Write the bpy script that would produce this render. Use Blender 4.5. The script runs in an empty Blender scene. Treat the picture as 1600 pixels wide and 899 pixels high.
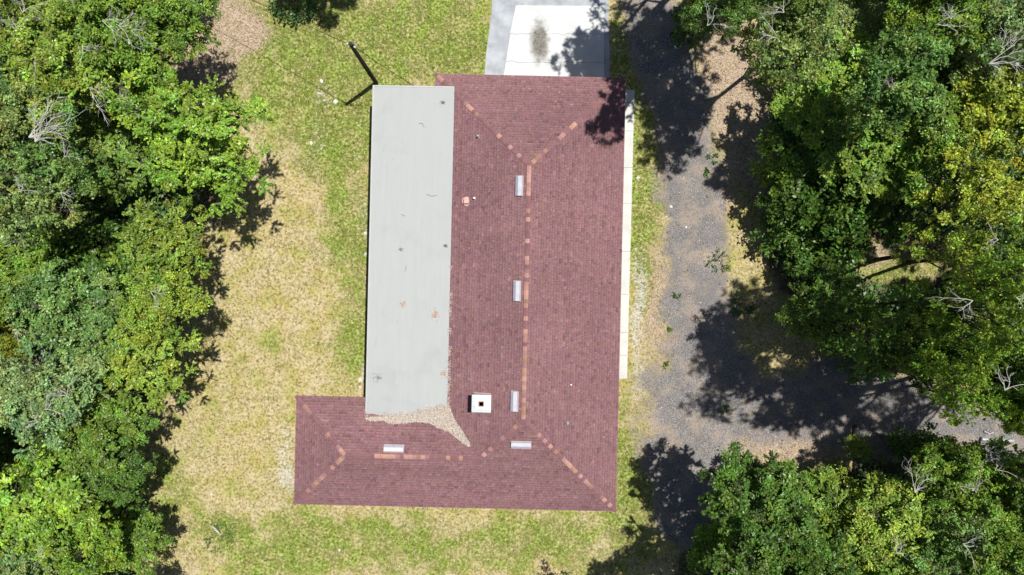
import bpy, math, random
import numpy as np
from mathutils import Vector, Matrix

random.seed(7)
rng = np.random.default_rng(7)
sc = bpy.context.scene
COL = sc.collection

# ------------------------------------------------------------------ camera, sky, sun, exposure
H = 46.0                     # camera height above the ground
S = 0.034                    # metres per photo pixel on the ground
cam_d = bpy.data.cameras.new('camera')
cam_d.sensor_width = 36.0
cam_d.lens = 36.0 * H / (1600 * S)
cam_d.clip_start = 0.5
cam_d.clip_end = 6000
cam = bpy.data.objects.new('camera', cam_d)
cam.location = (0, 0, H)
COL.objects.link(cam)
sc.camera = cam

SUN_EL = math.radians(75.4)
SUN_AZ = math.radians(54.4)  # clockwise from +Y
SUNV = Vector((math.cos(SUN_EL) * math.sin(SUN_AZ), math.cos(SUN_EL) * math.cos(SUN_AZ), math.sin(SUN_EL)))
w = bpy.data.worlds.new('World'); sc.world = w
w.use_nodes = True
nt = w.node_tree
bg = nt.nodes['Background']
sky = nt.nodes.new('ShaderNodeTexSky')
sky.sky_type = 'NISHITA'
sky.sun_disc = False
sky.sun_elevation = SUN_EL
sky.sun_rotation = SUN_AZ
nt.links.new(sky.outputs[0], bg.inputs[0])
bg.inputs[1].default_value = 0.052
sl = bpy.data.lights.new('sun', 'SUN')
sl.energy = 4.8
sl.angle = math.radians(0.55)
sl.color = (1.0, 0.955, 0.88)
sun = bpy.data.objects.new('sun', sl)
sun.rotation_euler = SUNV.to_track_quat('Z', 'Y').to_euler()
sun.location = (20, 15, 60)
COL.objects.link(sun)
vs = sc.view_settings
vs.view_transform = 'Standard'; vs.look = 'None'; vs.gamma = 1.0
vs.exposure = 0.30
vs.use_curve_mapping = False

# ------------------------------------------------------------------ helpers
def P(px, py, z=0.0):
    k = S * (H - z) / H
    return ((px - 800) * k, -(py - 449.5) * k, z)

def tag(o, label=None, cat=None, group=None, kind=None):
    if label: o['label'] = label
    if cat: o['category'] = cat
    if group: o['group'] = group
    if kind: o['kind'] = kind
    return o

def link(o, parent=None):
    COL.objects.link(o)
    if parent: o.parent = parent
    return o

def empty(name, loc=(0, 0, 0), rz=0.0, parent=None):
    o = bpy.data.objects.new(name, None)
    o.empty_display_size = 0.3
    o.location = loc; o.rotation_euler = (0, 0, rz)
    return link(o, parent)

def mesh(name, verts, faces, mats=None):
    me = bpy.data.meshes.new(name)
    me.from_pydata([tuple(v) for v in verts], [], [tuple(f) for f in faces])
    me.update()
    for m in (mats if isinstance(mats, (list, tuple)) else [mats]):
        if m: me.materials.append(m)
    return me

def np_mesh(name, V, F, mat=None, color=None, cname='tint', smooth=False):
    V = np.asarray(V, np.float32); F = np.asarray(F, np.int32)
    k = F.shape[1]
    me = bpy.data.meshes.new(name)
    me.vertices.add(len(V)); me.vertices.foreach_set('co', V.ravel())
    me.loops.add(F.size); me.loops.foreach_set('vertex_index', F.ravel())
    me.polygons.add(len(F)); me.polygons.foreach_set('loop_start', np.arange(0, F.size, k, dtype=np.int32))
    if smooth: me.polygons.foreach_set('use_smooth', np.ones(len(F), bool))
    if color is not None:
        c = np.ones((len(V), 4), np.float32); c[:, :color.shape[1]] = color
        a = me.attributes.new(cname, 'FLOAT_COLOR', 'POINT'); a.data.foreach_set('color', c.ravel())
    me.update(calc_edges=True)
    if mat: me.materials.append(mat)
    return me

def obj(name, me, parent=None, loc=(0, 0, 0), rz=0.0):
    o = bpy.data.objects.new(name, me)
    o.location = loc; o.rotation_euler = (0, 0, rz)
    return link(o, parent)

def origin_at(me, loc):
    n = len(me.vertices); a = np.empty(n * 3, np.float32)
    me.vertices.foreach_get('co', a)
    a = a.reshape(-1, 3) - np.array(loc, np.float32)
    me.vertices.foreach_set('co', a.ravel()); me.update()
    return me

class MB:
    def __init__(s): s.v = []; s.f = []
    def add(s, v, f):
        b = len(s.v); s.v += [tuple(p) for p in v]; s.f += [tuple(b + i for i in q) for q in f]
    def box(s, x0, x1, y0, y1, z0, z1):
        s.add([(x0,y0,z0),(x1,y0,z0),(x1,y1,z0),(x0,y1,z0),(x0,y0,z1),(x1,y0,z1),(x1,y1,z1),(x0,y1,z1)],
              [(0,3,2,1),(4,5,6,7),(0,1,5,4),(1,2,6,5),(2,3,7,6),(3,0,4,7)])
    def prism(s, poly, z0, z1):
        n = len(poly)
        z0 = z0 if isinstance(z0, (list, tuple)) else [z0]*n
        z1 = z1 if isinstance(z1, (list, tuple)) else [z1]*n
        s.add([(p[0],p[1],z0[i]) for i,p in enumerate(poly)] + [(p[0],p[1],z1[i]) for i,p in enumerate(poly)],
              [tuple(range(n-1,-1,-1)), tuple(range(n,2*n))] + [(i,(i+1)%n,n+(i+1)%n,n+i) for i in range(n)])
    def tube(s, pts, rad, n=6, cap=True):
        pts = [Vector(p) for p in pts]
        m = len(pts); rings = []
        r = rad if isinstance(rad, (list, tuple)) else [rad]*m
        for i, p in enumerate(pts):
            d = (pts[min(i+1,m-1)] - pts[max(i-1,0)])
            if d.length < 1e-6: d = Vector((0,0,1))
            d.normalize()
            a = d.cross(Vector((0.13,0.31,0.94)))
            if a.length < 1e-3: a = d.cross(Vector((1,0,0)))
            a.normalize(); b = d.cross(a)
            rings.append([p + (a*math.cos(t*2*math.pi/n) + b*math.sin(t*2*math.pi/n))*r[i] for t in range(n)])
        v = [q for ring in rings for q in ring]
        f = [(i*n+t, i*n+(t+1)%n, (i+1)*n+(t+1)%n, (i+1)*n+t) for i in range(m-1) for t in range(n)]
        if cap: f += [tuple(range(n-1,-1,-1)), tuple(range((m-1)*n, m*n))]
        s.add(v, f)
    def me(s, name, mat): return mesh(name, s.v, s.f, mat)
    def build(s, name, mat, parent=None, loc=(0,0,0), rz=0.0): return obj(name, s.me(name, mat), parent, loc, rz)

_tab = rng.random((256, 256))
def vnoise(x, y):
    xi = np.floor(x).astype(int); yi = np.floor(y).astype(int)
    fx = x - xi; fy = y - yi
    fx = fx*fx*(3-2*fx); fy = fy*fy*(3-2*fy)
    a = _tab[xi & 255, yi & 255]; b = _tab[(xi+1) & 255, yi & 255]
    c = _tab[xi & 255, (yi+1) & 255]; d = _tab[(xi+1) & 255, (yi+1) & 255]
    return (a*(1-fx)+b*fx)*(1-fy) + (c*(1-fx)+d*fx)*fy
def fbm(x, y, f=1.0, o=4):
    r = 0; amp = 0.5; t = 0
    for i in range(o):
        r = r + amp*vnoise(x*f+17.3*i, y*f+9.1*i); t += amp; amp *= 0.5; f *= 2.03
    return r/t
def sstep(a, b, x):
    t = np.clip((x-a)/(b-a), 0, 1); return t*t*(3-2*t)

# ------------------------------------------------------------------ materials
class NT:
    def __init__(s, name):
        s.m = bpy.data.materials.new(name); s.m.use_nodes = True
        s.t = s.m.node_tree; s.t.nodes.clear()
        s.out = s.t.nodes.new('ShaderNodeOutputMaterial')
    def set(s, sock, v):
        if isinstance(v, bpy.types.NodeSocket): s.t.links.new(v, sock)
        elif v is not None:
            if hasattr(sock.default_value, '__len__') and isinstance(v, (tuple, list)) and len(v) == 3 and len(sock.default_value) == 4: v = (*v, 1)
            sock.default_value = v
    def node(s, typ, ins=None, **kw):
        n = s.t.nodes.new(typ)
        for k, v in kw.items(): setattr(n, k, v)
        for k, v in (ins or {}).items(): s.set(n.inputs[k], v)
        return n
    def pos(s): return s.node('ShaderNodeNewGeometry').outputs['Position']
    def objco(s): return s.node('ShaderNodeTexCoord').outputs['Object']
    def noise(s, co, scale, detail=3, rough=0.55, dist=0.0):
        return s.node('ShaderNodeTexNoise', {'Vector': co, 'Scale': scale, 'Detail': detail, 'Roughness': rough, 'Distortion': dist}).outputs['Fac']
    def math(s, op, a, b=0.0, clamp=False):
        n = s.node('ShaderNodeMath', operation=op, use_clamp=clamp)
        s.set(n.inputs[0], a); s.set(n.inputs[1], b); return n.outputs[0]
    def ramp(s, fac, *stops):
        n = s.node('ShaderNodeValToRGB', {'Fac': fac}); e = n.color_ramp.elements
        while len(e) < len(stops): e.new(0.5)
        for i, (p, c) in enumerate(stops):
            e[i].position = p; e[i].color = (*c, 1) if not isinstance(c, (int, float)) else (c, c, c, 1)
        return n.outputs['Color']
    def mix(s, fac, a, b, mode='MIX'):
        n = s.node('ShaderNodeMix', data_type='RGBA', blend_type=mode)
        s.set(n.inputs[0], fac); s.set(n.inputs[6], a); s.set(n.inputs[7], b); return n.outputs[2]
    def mapr(s, v, a, b, c=0.0, d=1.0):
        return s.node('ShaderNodeMapRange', {'Value': v, 'From Min': a, 'From Max': b, 'To Min': c, 'To Max': d}, interpolation_type='SMOOTHSTEP').outputs[0]
    def attr(s, name): return s.node('ShaderNodeAttribute', attribute_name=name)
    def bump(s, h, strength=0.3, dist=0.02):
        return s.node('ShaderNodeBump', {'Height': h, 'Strength': strength, 'Distance': dist}).outputs[0]
    def principled(s, col, rough=0.8, normal=None, metal=0.0, spec=0.3):
        p = s.node('ShaderNodeBsdfPrincipled', {'Base Color': col, 'Roughness': rough, 'Metallic': metal, 'Specular IOR Level': spec})
        if normal: s.t.links.new(normal, p.inputs['Normal'])
        s.t.links.new(p.outputs[0], s.out.inputs[0]); return s.m

def mat_plain(name, c0, c1, scale=4.0, rough=0.7, bump=0.2, metal=0.0, spec=0.3):
    n = NT(name); co = n.pos()
    f = n.noise(co, scale, 5)
    return n.principled(n.ramp(f, (0.3, c0), (0.7, c1)), rough, n.bump(n.noise(co, scale*6, 4), bump, 0.01), metal, spec)

def mat_ground():
    n = NT('lawn and soil'); co = n.pos()
    a = n.attr('cover'); sp = n.node('ShaderNodeSeparateColor', {'Color': a.outputs['Color']})
    green, gravel, dirt = sp.outputs[0], sp.outputs[1], sp.outputs[2]
    pale = a.outputs['Alpha']
    floor = n.attr('forest').outputs['Fac']
    nf = n.noise(co, 7.5, 5, 0.7, 0.2); nm = n.noise(co, 0.9, 4); ng = n.noise(co, 13.0, 3, 0.6); nb = n.noise(co, 0.28, 3)
    nf2 = n.noise(co, 7.5, 4, 0.66, 0.3)
    dry = n.ramp(nf, (0.34, (0.155,0.13,0.05)), (0.42, (0.27,0.225,0.10)), (0.49, (0.405,0.34,0.19)), (0.63, (0.53,0.465,0.31)))
    dry = n.mix(n.mapr(nm, 0.4, 0.65), dry, n.mix(1.0, dry, (0.96,0.95,0.68,1), 'MULTIPLY'))
    dry = n.mix(n.mapr(nb, 0.45, 0.65, 0, 0.6), dry, n.mix(1.0, dry, (1.02,0.97,0.88,1), 'MULTIPLY'))
    grn = n.ramp(nf2, (0.34, (0.055,0.07,0.014)), (0.43, (0.15,0.17,0.036)), (0.51, (0.25,0.255,0.075)), (0.64, (0.45,0.42,0.225)))
    grn = n.mix(n.mapr(nm, 0.42, 0.62), grn, n.mix(1.0, grn, (0.80,1.0,0.62,1), 'MULTIPLY'))
    gm = n.mapr(n.math('ADD', green, n.math('MULTIPLY', n.math('SUBTRACT', n.math('ADD', n.math('MULTIPLY',nf,0.6), n.math('MULTIPLY',nm,0.6)), 0.6), 2.9)), 0.12, 0.98)
    col = n.mix(gm, dry, grn)
    soil = n.ramp(ng, (0.33, (0.20,0.145,0.10)), (0.5, (0.37,0.285,0.205)), (0.66, (0.50,0.41,0.32)))
    dm = n.mapr(n.math('ADD', dirt, n.math('MULTIPLY', n.math('SUBTRACT', nf2, 0.5), 1.3)), 0.3, 0.65)
    col = n.mix(dm, col, soil)
    pm = n.mapr(n.math('ADD', pale, n.math('MULTIPLY', n.math('SUBTRACT', nf, 0.5), 1.7)), 0.30, 0.75, 0, 0.85)
    col = n.mix(pm, col, n.ramp(ng, (0.35, (0.37,0.355,0.32)), (0.65, (0.58,0.565,0.535))))
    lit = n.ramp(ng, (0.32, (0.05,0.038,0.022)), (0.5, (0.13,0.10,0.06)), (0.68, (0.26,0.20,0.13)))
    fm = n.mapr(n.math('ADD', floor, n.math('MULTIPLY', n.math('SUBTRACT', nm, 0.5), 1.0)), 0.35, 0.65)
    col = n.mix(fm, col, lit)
    ns = n.noise(co, 22.0, 2, 0.7)
    grv = n.ramp(ns, (0.3, (0.075,0.070,0.071)), (0.48, (0.165,0.157,0.158)), (0.6, (0.25,0.239,0.238)), (0.74, (0.41,0.395,0.39)))
    grv = n.mix(n.mapr(nm, 0.45, 0.64, 0, 0.65), grv, n.mix(0.5, soil, (0.27,0.245,0.225,1)))
    grv = n.mix(n.mapr(n.noise(co, 0.5, 4), 0.5, 0.68, 0, 0.6), grv, n.mix(1.0, grv, (1.4,1.33,1.25,1), 'MULTIPLY'))
    rm = n.mapr(n.math('ADD', gravel, n.math('MULTIPLY', n.math('SUBTRACT', n.math('ADD', n.math('MULTIPLY', nf2, 0.6), n.math('MULTIPLY', nm, 0.4)), 0.5), 1.9)), 0.12, 0.88)
    col = n.mix(rm, col, grv)
    h = n.math('ADD', n.math('MULTIPLY', nf, 0.7), n.math('MULTIPLY', ng, 0.4))
    return n.principled(col, 0.95, n.bump(h, 0.9, 0.09), spec=0.1)

def mat_tint(name, rough=0.9, spec=0.15, nscale=30.0, amp=0.35, bump=0.3):
    n = NT(name); co = n.pos()
    c = n.attr('tint').outputs['Color']
    f = n.noise(co, nscale, 3, 0.6)
    c = n.mix(1.0, c, n.ramp(f, (0.25, 1-amp), (0.75, 1+amp)), 'MULTIPLY')
    return n.principled(c, rough, n.bump(f, bump, 0.006), spec=spec)

def mat_leaf():
    n = NT('leaf')
    oc = n.node('ShaderNodeObjectInfo').outputs['Color']
    c = n.mix(1.0, oc, n.attr('tint').outputs['Color'], 'MULTIPLY')
    p = n.node('ShaderNodeBsdfPrincipled', {'Base Color': c, 'Roughness': 0.40, 'Specular IOR Level': 0.42})
    t = n.node('ShaderNodeBsdfTranslucent', {'Color': n.mix(1.0, c, (1.25,1.35,0.6,1), 'MULTIPLY')})
    mx = n.node('ShaderNodeMixShader', {0: 0.25}); n.t.links.new(p.outputs[0], mx.inputs[1]); n.t.links.new(t.outputs[0], mx.inputs[2])
    n.t.links.new(mx.outputs[0], n.out.inputs[0]); return n.m

def mat_objcolor(name, rough=0.85, nscale=25.0):
    n = NT(name); co = n.pos()
    f = n.noise(co, nscale, 3, 0.6)
    c = n.mix(1.0, n.node('ShaderNodeObjectInfo').outputs['Color'], n.ramp(f, (0.25, 0.72), (0.75, 1.28)), 'MULTIPLY')
    return n.principled(c, rough, n.bump(f, 0.25, 0.005), spec=0.15)

def mat_membrane():
    n = NT('white roof membrane'); co = n.objco()
    st = n.noise(n.node('ShaderNodeMapping', {'Vector': co, 'Scale': (3.0, 0.25, 1.0)}).outputs[0], 2.2, 4)
    bl = n.noise(co, 0.5, 5, 0.6); fi = n.noise(co, 9, 4)
    c = n.ramp(st, (0.2, (0.338,0.357,0.362)), (0.8, (0.368,0.384,0.384)))
    c = n.mix(n.mapr(bl, 0.5, 0.75, 0, 0.5), c, (0.285,0.30,0.31,1))
    sm = n.noise(n.node('ShaderNodeMapping', {'Vector': co, 'Scale': (1.0, 0.6, 1.0)}).outputs[0], 2.6, 6, 0.7, 0.8)
    c = n.mix(n.mapr(sm, 0.60, 0.78, 0, 0.5), c, (0.20,0.205,0.21,1))
    c = n.mix(n.mapr(fi, 0.62, 0.8, 0, 0.35), c, (0.27,0.27,0.265,1))
    return n.principled(c, 0.7, n.bump(fi, 0.12, 0.01), spec=0.25)

def mat_concrete(name, lo, hi, stain=None):
    n = NT(name); co = n.pos()
    f = n.noise(co, 1.1, 6, 0.6); g = n.noise(co, 18, 4)
    c = n.ramp(f, (0.3, lo), (0.68, hi))
    c = n.mix(n.mapr(g, 0.6, 0.8, 0, 0.3), c, (lo[0]*0.6, lo[1]*0.6, lo[2]*0.6, 1))
    if stain:
        x, y, rx, ry = stain
        mp = n.node('ShaderNodeMapping', {'Vector': co, 'Location': (-x/rx, -y/ry, 0), 'Scale': (1/rx, 1/ry, 0.0)}).outputs[0]
        ln = n.node('ShaderNodeVectorMath', {0: mp}, operation='LENGTH').outputs['Value']
        d = n.math('ADD', ln, n.math('MULTIPLY', n.math('SUBTRACT', n.noise(co, 3.0, 5, 0.65), 0.5), 1.1))
        c = n.mix(n.mapr(d, 1.25, 0.45, 0, 0.93), c, n.ramp(n.noise(co, 9, 4), (0.35, (0.085,0.08,0.068)), (0.7, (0.22,0.205,0.175))))
    return n.principled(c, 0.85, n.bump(g, 0.25, 0.01), spec=0.2)

M_GROUND = mat_ground()
M_LEAF = mat_leaf()
M_BARK = mat_plain('bark', (0.035,0.029,0.023), (0.095,0.083,0.07), 6, 0.95, 0.6)
M_DEAD = mat_plain('bleached dead wood', (0.33,0.32,0.305), (0.56,0.545,0.52), 7, 0.9, 0.4)
M_GRASS = mat_tint('grass blade', 0.7, 0.25, 20, 0.2, 0.0)
M_LITTER = mat_tint('dry fallen leaf', 0.85, 0.15, 30, 0.25, 0.0)
M_STONE = mat_tint('gravel stone', 0.9, 0.2, 30, 0.2, 0.2)
M_SHINGLE = mat_tint('asphalt shingle', 0.95, 0.12, 16, 0.42, 0.5)
M_CAP = mat_objcolor('ridge shingle')
M_DECK = mat_plain('roof underlay', (0.10,0.055,0.058), (0.15,0.08,0.085), 8, 0.95)
M_FASCIA = mat_plain('painted fascia', (0.40,0.30,0.27), (0.48,0.37,0.33), 5, 0.6, 0.1)
M_WALL = mat_plain('painted wall', (0.50,0.46,0.40), (0.58,0.54,0.48), 3, 0.8, 0.15)
M_MEMB = mat_membrane()
M_TRIM = mat_plain('white metal trim', (0.62,0.64,0.65), (0.74,0.75,0.76), 3, 0.4, 0.05)
M_EDGE = mat_plain('pale edge flashing', (0.36,0.375,0.38), (0.42,0.435,0.44), 3, 0.5, 0.05)
M_VENT = mat_plain('mill finish vent', (0.44,0.45,0.52), (0.53,0.54,0.60), 4, 0.45, 0.05)
M_VENTD = mat_plain('vent louvre', (0.26,0.25,0.30), (0.34,0.33,0.39), 8, 0.5, 0.1)
M_CHIM = mat_plain('whitewashed chimney', (0.60,0.585,0.57), (0.78,0.77,0.75), 6, 0.8, 0.3)
M_CROWN = mat_plain('chimney crown mortar', (0.48,0.52,0.545), (0.62,0.645,0.66), 5, 0.75, 0.2)
M_FLUE = mat_plain('clay flue tile', (0.34,0.17,0.11), (0.46,0.25,0.17), 6, 0.8, 0.2)
M_FLUE_BLACK = mat_plain('flue black', (0.008,0.007,0.007), (0.02,0.018,0.016), 9, 1.0, 0.1)
M_POLE = mat_plain('creosote pole', (0.018,0.016,0.014), (0.05,0.044,0.038), 8, 0.9, 0.5)
M_CABLE = mat_plain('black cable', (0.012,0.012,0.012), (0.03,0.03,0.03), 8, 0.6, 0.1)
M_GALV = mat_plain('galvanised metal', (0.42,0.44,0.45), (0.62,0.63,0.64), 8, 0.4, 0.1, 0.5)
M_PIPE = mat_plain('rusty pink pipe boot', (0.46,0.27,0.25), (0.60,0.38,0.35), 8, 0.7, 0.2)
M_ROCK = mat_plain('pale limestone', (0.42,0.40,0.37), (0.66,0.65,0.62), 6, 0.9, 0.5)
M_LOG = mat_plain('weathered log', (0.16,0.15,0.13), (0.36,0.34,0.31), 7, 0.95, 0.6)
M_TWIG = mat_plain('brown twig', (0.10,0.06,0.045), (0.22,0.15,0.12), 9, 0.9, 0.3)

# ------------------------------------------------------------------ ground cover masks (photo pixels on the ground plane)
def blob(px, py, cx, cy, rx, ry, s=1.0):
    return s*np.exp(-(((px-cx)/rx)**2 + ((py-cy)/ry)**2)**1.3)
GREEN = [(610,55,170,70,.95),(460,110,110,95,.85),(525,210,75,85,.9),(545,365,50,70,.9),(553,520,36,75,.9),
         (545,110,90,70,.5),(600,850,150,50,.42),(345,835,42,28,1.1),(420,885,55,30,1.2),(870,850,130,50,.5),(985,770,40,70,.95),
         (480,830,80,45,.6),(1008,300,34,50,.95),(1003,215,30,70,.7),(1000,395,26,80,.7),(1140,225,22,45,.9),(1405,425,55,38,.9),(980,690,20,60,.7),
         (265,770,40,60,.35),(1340,740,60,60,.5),(700,70,80,60,.5),(975,100,40,60,.6),(240,400,60,400,.3),(730,850,120,50,.22),(420,540,50,60,.25)]
DIRT = [(340,45,45,75,1.0),(300,110,45,35,1.0),(1135,110,55,110,1.0),(1190,240,60,80,.8),(1200,660,100,45,.8),(1260,700,120,40,.7),
        (1010,610,36,130,.4),(1032,450,22,110,.6),(400,40,30,60,.5),(1380,400,40,30,.6),(660,110,50,25,.35),(1130,300,20,60,.6),(255,660,40,60,.4)]
PALE = [(445,700,22,55,.5),(450,755,25,25,.45),(320,860,50,25,.25),(575,585,16,30,.5),(1000,420,16,60,.45),(1006,520,26,90,.26),(994,500,12,60,.35),(495,215,16,60,.4),
        (1000,600,16,40,.4),(505,145,26,22,.4),(470,260,14,40,.3),(574,340,10,50,.45),(560,240,14,40,.35),(510,600,30,14,.35),(1200,625,60,25,.25),(1420,640,40,18,.3)]
DRIVE = [(1000,-90,40),(1015,0,46),(1040,100,48),(1072,220,48),(1085,330,52),(1085,430,50),(1098,540,66),(1108,620,82),(1180,640,58),(1300,630,72),(1420,650,66),(1530,685,48),(1700,710,48)]
def masks(px, py):
    wx = (fbm(px, py, 1/55., 3)-.5)*46; wy = (fbm(px+300, py+90, 1/55., 3)-.5)*46
    qx, qy = px+wx, py+wy
    g = sum(blob(qx,qy,*b) for b in GREEN); d = sum(blob(qx,qy,*b) for b in DIRT); p = sum(blob(px+wx*.4,py+wy*.4,*b) for b in PALE)
    dist = np.full(px.shape, 9.0)
    for (ax,ay,aw),(bx,by,bw) in zip(DRIVE[:-1], DRIVE[1:]):
        t = np.clip(((px-ax)*(bx-ax)+(py-ay)*(by-ay))/((bx-ax)**2+(by-ay)**2), 0, 1)
        dd = np.hypot(px-(ax+t*(bx-ax)), py-(ay+t*(by-ay)))/(aw+t*(bw-aw))
        dist = np.minimum(dist, dd)
    for (ax,ay,aw),(bx,by,bw) in (((1092,630,95),(1078,715,80)),((1078,715,80),(1075,800,55))):
        t = np.clip(((px-ax)*(bx-ax)+(py-ay)*(by-ay))/((bx-ax)**2+(by-ay)**2), 0, 1)
        dist = np.minimum(dist, np.hypot(px-(ax+t*(bx-ax)), py-(ay+t*(by-ay)))/(aw+t*(bw-aw)))
    r = sstep(1.38, 0.55, dist + (fbm(px,py,1/26.,4)-.5)*.8)
    # forest floor: left wood and right wood
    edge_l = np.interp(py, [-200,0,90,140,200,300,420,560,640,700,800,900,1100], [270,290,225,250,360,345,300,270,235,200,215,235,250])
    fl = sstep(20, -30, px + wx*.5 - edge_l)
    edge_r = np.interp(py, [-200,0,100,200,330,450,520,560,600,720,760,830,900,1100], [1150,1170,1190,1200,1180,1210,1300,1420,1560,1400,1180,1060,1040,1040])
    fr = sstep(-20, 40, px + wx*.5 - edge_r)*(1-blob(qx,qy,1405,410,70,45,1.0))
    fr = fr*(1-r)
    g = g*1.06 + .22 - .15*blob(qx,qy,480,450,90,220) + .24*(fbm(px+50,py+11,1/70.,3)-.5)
    return np.clip(g,0,1.2), np.clip(r,0,1), np.clip(d,0,1.2), np.clip(p,0,1), np.clip(np.maximum(fl,fr),0,1)

def build_ground():
    far = np.array([35,42,55,80,130,220,400,800,1600,3200.])
    xs = np.concatenate([-far[::-1], np.arange(-31,31.01,0.13), far])
    ys = np.concatenate([-far[::-1]+8, np.arange(-18.5,18.51,0.13), far-8])
    X, Y = np.meshgrid(xs, ys); nx, ny = len(xs), len(ys)
    PX = X/S+800; PY = 449.5-Y/S
    g,r,d,p,f = masks(PX, PY)
    Z = (fbm(X,Y,0.35,3)-.5)*0.10 - 0.03
    Z = np.where((PX>760)&(PX<1000)&(PY<140), -0.03, Z)
    Z = np.where((PX>450)&(PX<1010)&(PY>100)&(PY<810), np.minimum(Z,-0.02), Z)
    V = np.stack([X.ravel(),Y.ravel(),Z.ravel()],1)
    i = (np.arange(ny-1)[:,None]*nx + np.arange(nx-1)[None,:]).ravel()
    F = np.stack([i,i+1,i+nx+1,i+nx],1)
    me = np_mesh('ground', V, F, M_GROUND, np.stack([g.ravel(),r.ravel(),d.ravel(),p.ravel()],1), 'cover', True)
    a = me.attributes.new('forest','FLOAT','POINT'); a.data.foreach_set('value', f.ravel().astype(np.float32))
    tag(obj('ground', me), kind='structure')
    # the gravel drive is its own sheet a centimetre above the soil
    keep = (r > 0.45)
    cell = (keep[:-1,:-1]&keep[1:,:-1]&keep[:-1,1:]&keep[1:,1:]).ravel() & (np.abs(V[i,0])<70)
    Fd = F[cell]; u, inv = np.unique(Fd.ravel(), return_inverse=True)
    Vd = V[u].copy(); Vd[:,2] += 0.012
    c = np.stack([g.ravel()*.0,r.ravel(),d.ravel(),p.ravel()],1)[u]
    me = np_mesh('driveway', Vd, inv.reshape(-1,4), M_GROUND, c, 'cover', True)
    a = me.attributes.new('forest','FLOAT','POINT'); a.data.foreach_set('value', np.zeros(len(u),np.float32))
    tag(obj('driveway', me), kind='structure')
build_ground()

# ------------------------------------------------------------------ concrete
def jag(ax, ay, bx, by, n, amp, seed):
    r = random.Random(seed)
    return [(ax+(bx-ax)*k/n + r.uniform(-amp,amp)*.3, ay+(by-ay)*k/n + (0 if k in (0,n) else r.uniform(-amp,amp))) for k in range(n+1)]
def px_poly(pts): return [P(a,b)[:2] for a,b in pts]
M_SLAB = mat_concrete('bright concrete', (0.47,0.485,0.495), (0.60,0.61,0.615), (P(843,66)[0], P(843,66)[1], 0.55, 1.25))
M_APRON = mat_concrete('old grey concrete', (0.24,0.265,0.30), (0.42,0.445,0.48))
M_WALK = mat_concrete('walk concrete', (0.46,0.46,0.45), (0.58,0.585,0.57))
pad = tag(empty('parking_pad', P(868,64)), kind='structure')
L1, L2 = jag(797.5,53,944,55,16,2.2,1), jag(790,97,944,99,16,2.0,2)
g_ = 0.35
pieces = [[(806,9),(944,10)] + [(x,y-g_) for x,y in L1[::-1]], [(x,y+g_) for x,y in L1] + [(x,y-g_) for x,y in L2[::-1]], [(x,y+g_) for x,y in L2] + [(944,128),(785,128)]]
for k, pc in enumerate(pieces):
    b = MB(); q = px_poly(pc)[::-1]; b.prism(q, -0.08, 0.045 + 0.006*k)
    obj('concrete_slab', origin_at(b.me('concrete_slab', M_SLAB), pad.location), pad)
b = MB(); b.prism(px_poly([(772,-60),(768,20),(760,80),(756,128),(953,128),(950,-60)])[::-1], -0.1, 0.012)
tag(b.build('apron', M_APRON), kind='structure')
walk = tag(empty('walkway', P(982,350)), kind='structure')
jy = [139, 161, 205, 262, 318, 333+60, 460, 520, 556, 592]
for k in range(len(jy)-1):
    y0, y1 = jy[k]+.2, jy[k+1]-.2
    e = lambda y: 991.5 - (y-136)*0.0262
    b = MB(); q = px_poly([(e(y0)-22,y0),(e(y0),y0+(2 if k==0 else 0)),(e(y1),y1),(e(y1)-22,y1)])[::-1]
    b.prism(q, -0.08, 0.03+random.uniform(0,0.012))
    obj('walk_slab', origin_at(b.me('walk_slab', M_WALK), walk.location), walk)

# ------------------------------------------------------------------ the house
ZE, PITCH = 2.60, 0.40
k1 = S*(H-ZE)/H
x0, x1, y0, y1, yw, xw = -127.5*k1, 170.5*k1, 331.5*k1, -346*k1, -177*k1, -333*k1   # local metres, y up
W = (x1-x0)/2; wd = (yw-y1)/2; xr = (x0+x1)/2
J = (x0+wd, yw-wd)
RN, RS, RW = (xr, y0-W), (xr, y1+W), (xw+wd, y1+wd)
house = empty('house', (0,0,0), math.radians(-1.3))
tag(house, 'L-shaped ranch house with a maroon shingled hip roof and a white flat patio roof', 'house')
def zroof(x, y):
    main = np.minimum(np.minimum(x-x0, x1-x), np.minimum(y0-y, y-y1))
    wing = np.minimum(np.minimum(yw-y, y-y1), x-xw); wing = np.where(x < x0+wd+W, wing, -1)
    return ZE + PITCH*np.maximum(main, wing)
FX0, FX1, FY0, FY1 = -223.7*.0319, -96.5*.0319, 310*.0319, -206*.0319-0.35
def zflat(x, y): return 3.035 + (x-FX1)*0.030
slopes = [
    # name polygon(plan)  eave origin  eave dir  inward dir  convex pieces
    ([(x0,y0),(RN[0],RN[1]),(x1,y0)], (x0,y0), (1,0), (0,-1), None),
    ([(x1,y0),RN,RS,(x1,y1)], (x1,y0), (0,-1), (-1,0), None),
    ([(x1,y1),RS,J,RW,(xw,y1)], (x1,y1), (-1,0), (0,1), [[(x1,y1),RS,J,(J[0],y1)],[(J[0],y1),J,RW,(xw,y1)]]),
    ([(x0,yw),J,RS,RN,(x0,y0)], (x0,y1), (0,1), (1,0), None),
    ([(xw,yw),RW,J,(x0,yw)], (xw,yw), (1,0), (0,-1), None),
    ([(xw,y1),RW,(xw,yw)], (xw,y1), (0,1), (1,0), None),
]
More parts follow.
